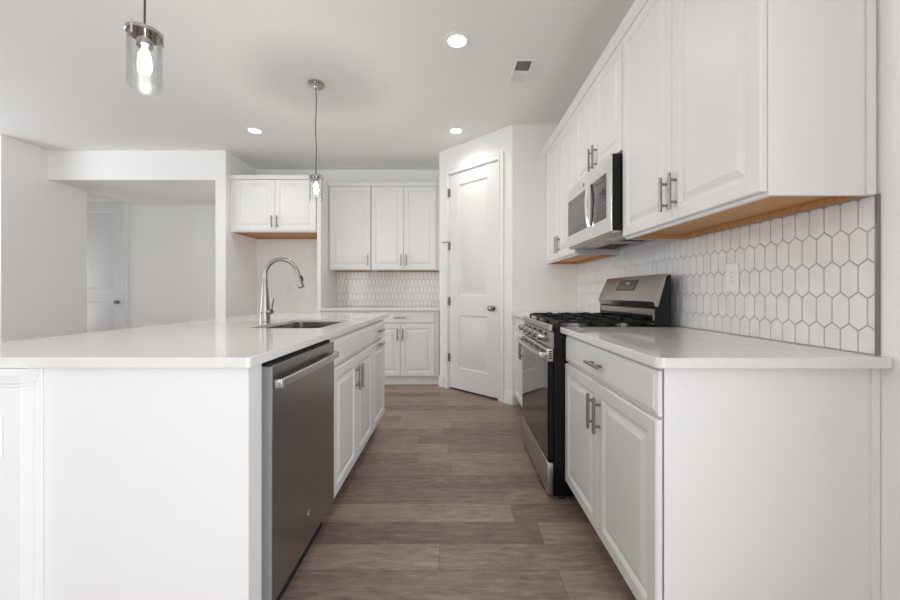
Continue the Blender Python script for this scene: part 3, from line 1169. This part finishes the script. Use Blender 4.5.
v = thing('air_vent', 'white rectangular ceiling air vent with dark louvres', 'vent', (.50, 2.79, CEIL))
f = MB()
X_, Y_ = .072, .150
f.box(-X_, X_, -Y_, -Y_ + .022, -.008, -.0005, .002).box(-X_, X_, Y_ - .022, Y_, -.008, -.0005, .002)
f.box(-X_, -X_ + .020, -Y_ + .022, Y_ - .022, -.008, -.0005, .002).box(X_ - .020, X_, -Y_ + .022, Y_ - .022, -.008, -.0005, .002)
f.box(-X_ + .02, X_ - .02, -.008, .008, -.008, -.0005, .002)
f.build('frame', M['trim'], v)
MB().box(-X_ + .02, X_ - .02, -Y_ + .022, Y_ - .022, -.002, -.0006).build('duct_opening', M['slot'], v)
f = MB()
for sgn in (-1, 1):
    for i in range(9):
        y = sgn * .016 + sgn * i * .0125
        dy = .005
        f.rings([[(-X_ + .02, y, -.0022), (-X_ + .02, y + .001, -.0022), (-X_ + .02, y + sgn * dy + .001, -.0085), (-X_ + .02, y + sgn * dy, -.0085)],
                 [(X_ - .02, y, -.0022), (X_ - .02, y + .001, -.0022), (X_ - .02, y + sgn * dy + .001, -.0085), (X_ - .02, y + sgn * dy, -.0085)]])
f.build('louvres', M['trim'], v)


# ---------------------------------------------------------------- pendants
def pendant(label, x, y):
    r = thing('pendant_lamp', label, 'pendant lamp', (x, y, CEIL), 0, 'pendant lamps over the island')
    zd = 2.005 - CEIL
    MB().lathe([(.060, -.0005), (.060, -.018), (.055, -.024), (.014, -.026), (.010, -.034), (.006, -.036)], seg=36).build('ceiling_canopy', M['lampmetal'], r)
    pts = []
    n = 14
    for i in range(n + 1):
        u = i / n
        z = -.03 + (zd + .012 + .03) * u
        pts.append((.0035 * math.sin(u * 11) * math.sin(PI * u), .002 * math.sin(u * 8) * math.sin(PI * u), z))
    MB().tube(pts, .0033, 10).build('cord', M['cord'], r)
    b = MB()
    b.lathe([(.008, zd + .022), (.012, zd + .012), (.020, zd + .010), (.052, zd + .008), (.054, zd + .006), (.054, zd - .005), (.052, zd - .007), (.024, zd - .006), (.0235, zd - .045), (.020, zd - .047)], seg=40)
    cp_ = b.build('shade_holder', M['lampmetal'], r)
    for k in range(3):
        a = .5 + k * 2 * PI / 3
        MB().cyl((.0525 * math.cos(a), .0525 * math.sin(a), zd - .030), (.0525 * math.cos(a), .0525 * math.sin(a), zd + .016), .0035, seg=10).build('clamp_pin', M['chrome'], cp_)
    g = MB()
    ro, ri = .0500, .0475
    g.rings([[(rr * math.cos(2 * PI * k / 44), rr * math.sin(2 * PI * k / 44), z) for k in range(44)] for rr, z in ((ro, zd - .008), (ro, zd - .188), ((ro + ri) / 2, zd - .190), (ri, zd - .188), (ri, zd - .008))], closed=True)
    g.build('glass_shade', M['glass'], r)
    # bulb
    b = MB()
    zb = zd - .045
    prof = [(.013, zb), (.014, zb - .012), (.022, zb - .030), (.029, zb - .050), (.030, zb - .066), (.026, zb - .084), (.016, zb - .098), (.004, zb - .103)]
    b.lathe(prof, seg=28)
    bo = b.build('bulb', M['glass'], r)
    f = MB()
    for k in range(6):
        a0, a1 = k * PI / 3, (k + .5) * PI / 3
        f.tube([(.017 * math.cos(a0), .017 * math.sin(a0), zb - .030), (.008 * math.cos(a1), .008 * math.sin(a1), zb - .092)], .0013, 6)
    f.build('filament', M['filament'], bo)
    MB().lathe([(.008, zb - .006), (.015, zb - .024), (.015, zb - .040), (.004, zb - .062)], seg=12).build('bloom_core', M['bulb_glow'], bo)  # glowing core added to imitate bloom in the upper bulb
    L = bpy.data.lights.new('bulb_light', 'POINT')
    L.energy = 13
    L.shadow_soft_size = .024
    L.color = (1.0, .965, .92)
    o = bpy.data.objects.new('bulb_light', L)
    COL.objects.link(o)
    o.parent = r
    o.location = (0, 0, zb - .052)
    return r


pendant('clear glass pendant lamp nearest the camera over the island', -1.09, 1.325)
pendant('clear glass pendant lamp hanging over the far end of the island', -1.085, 2.957)
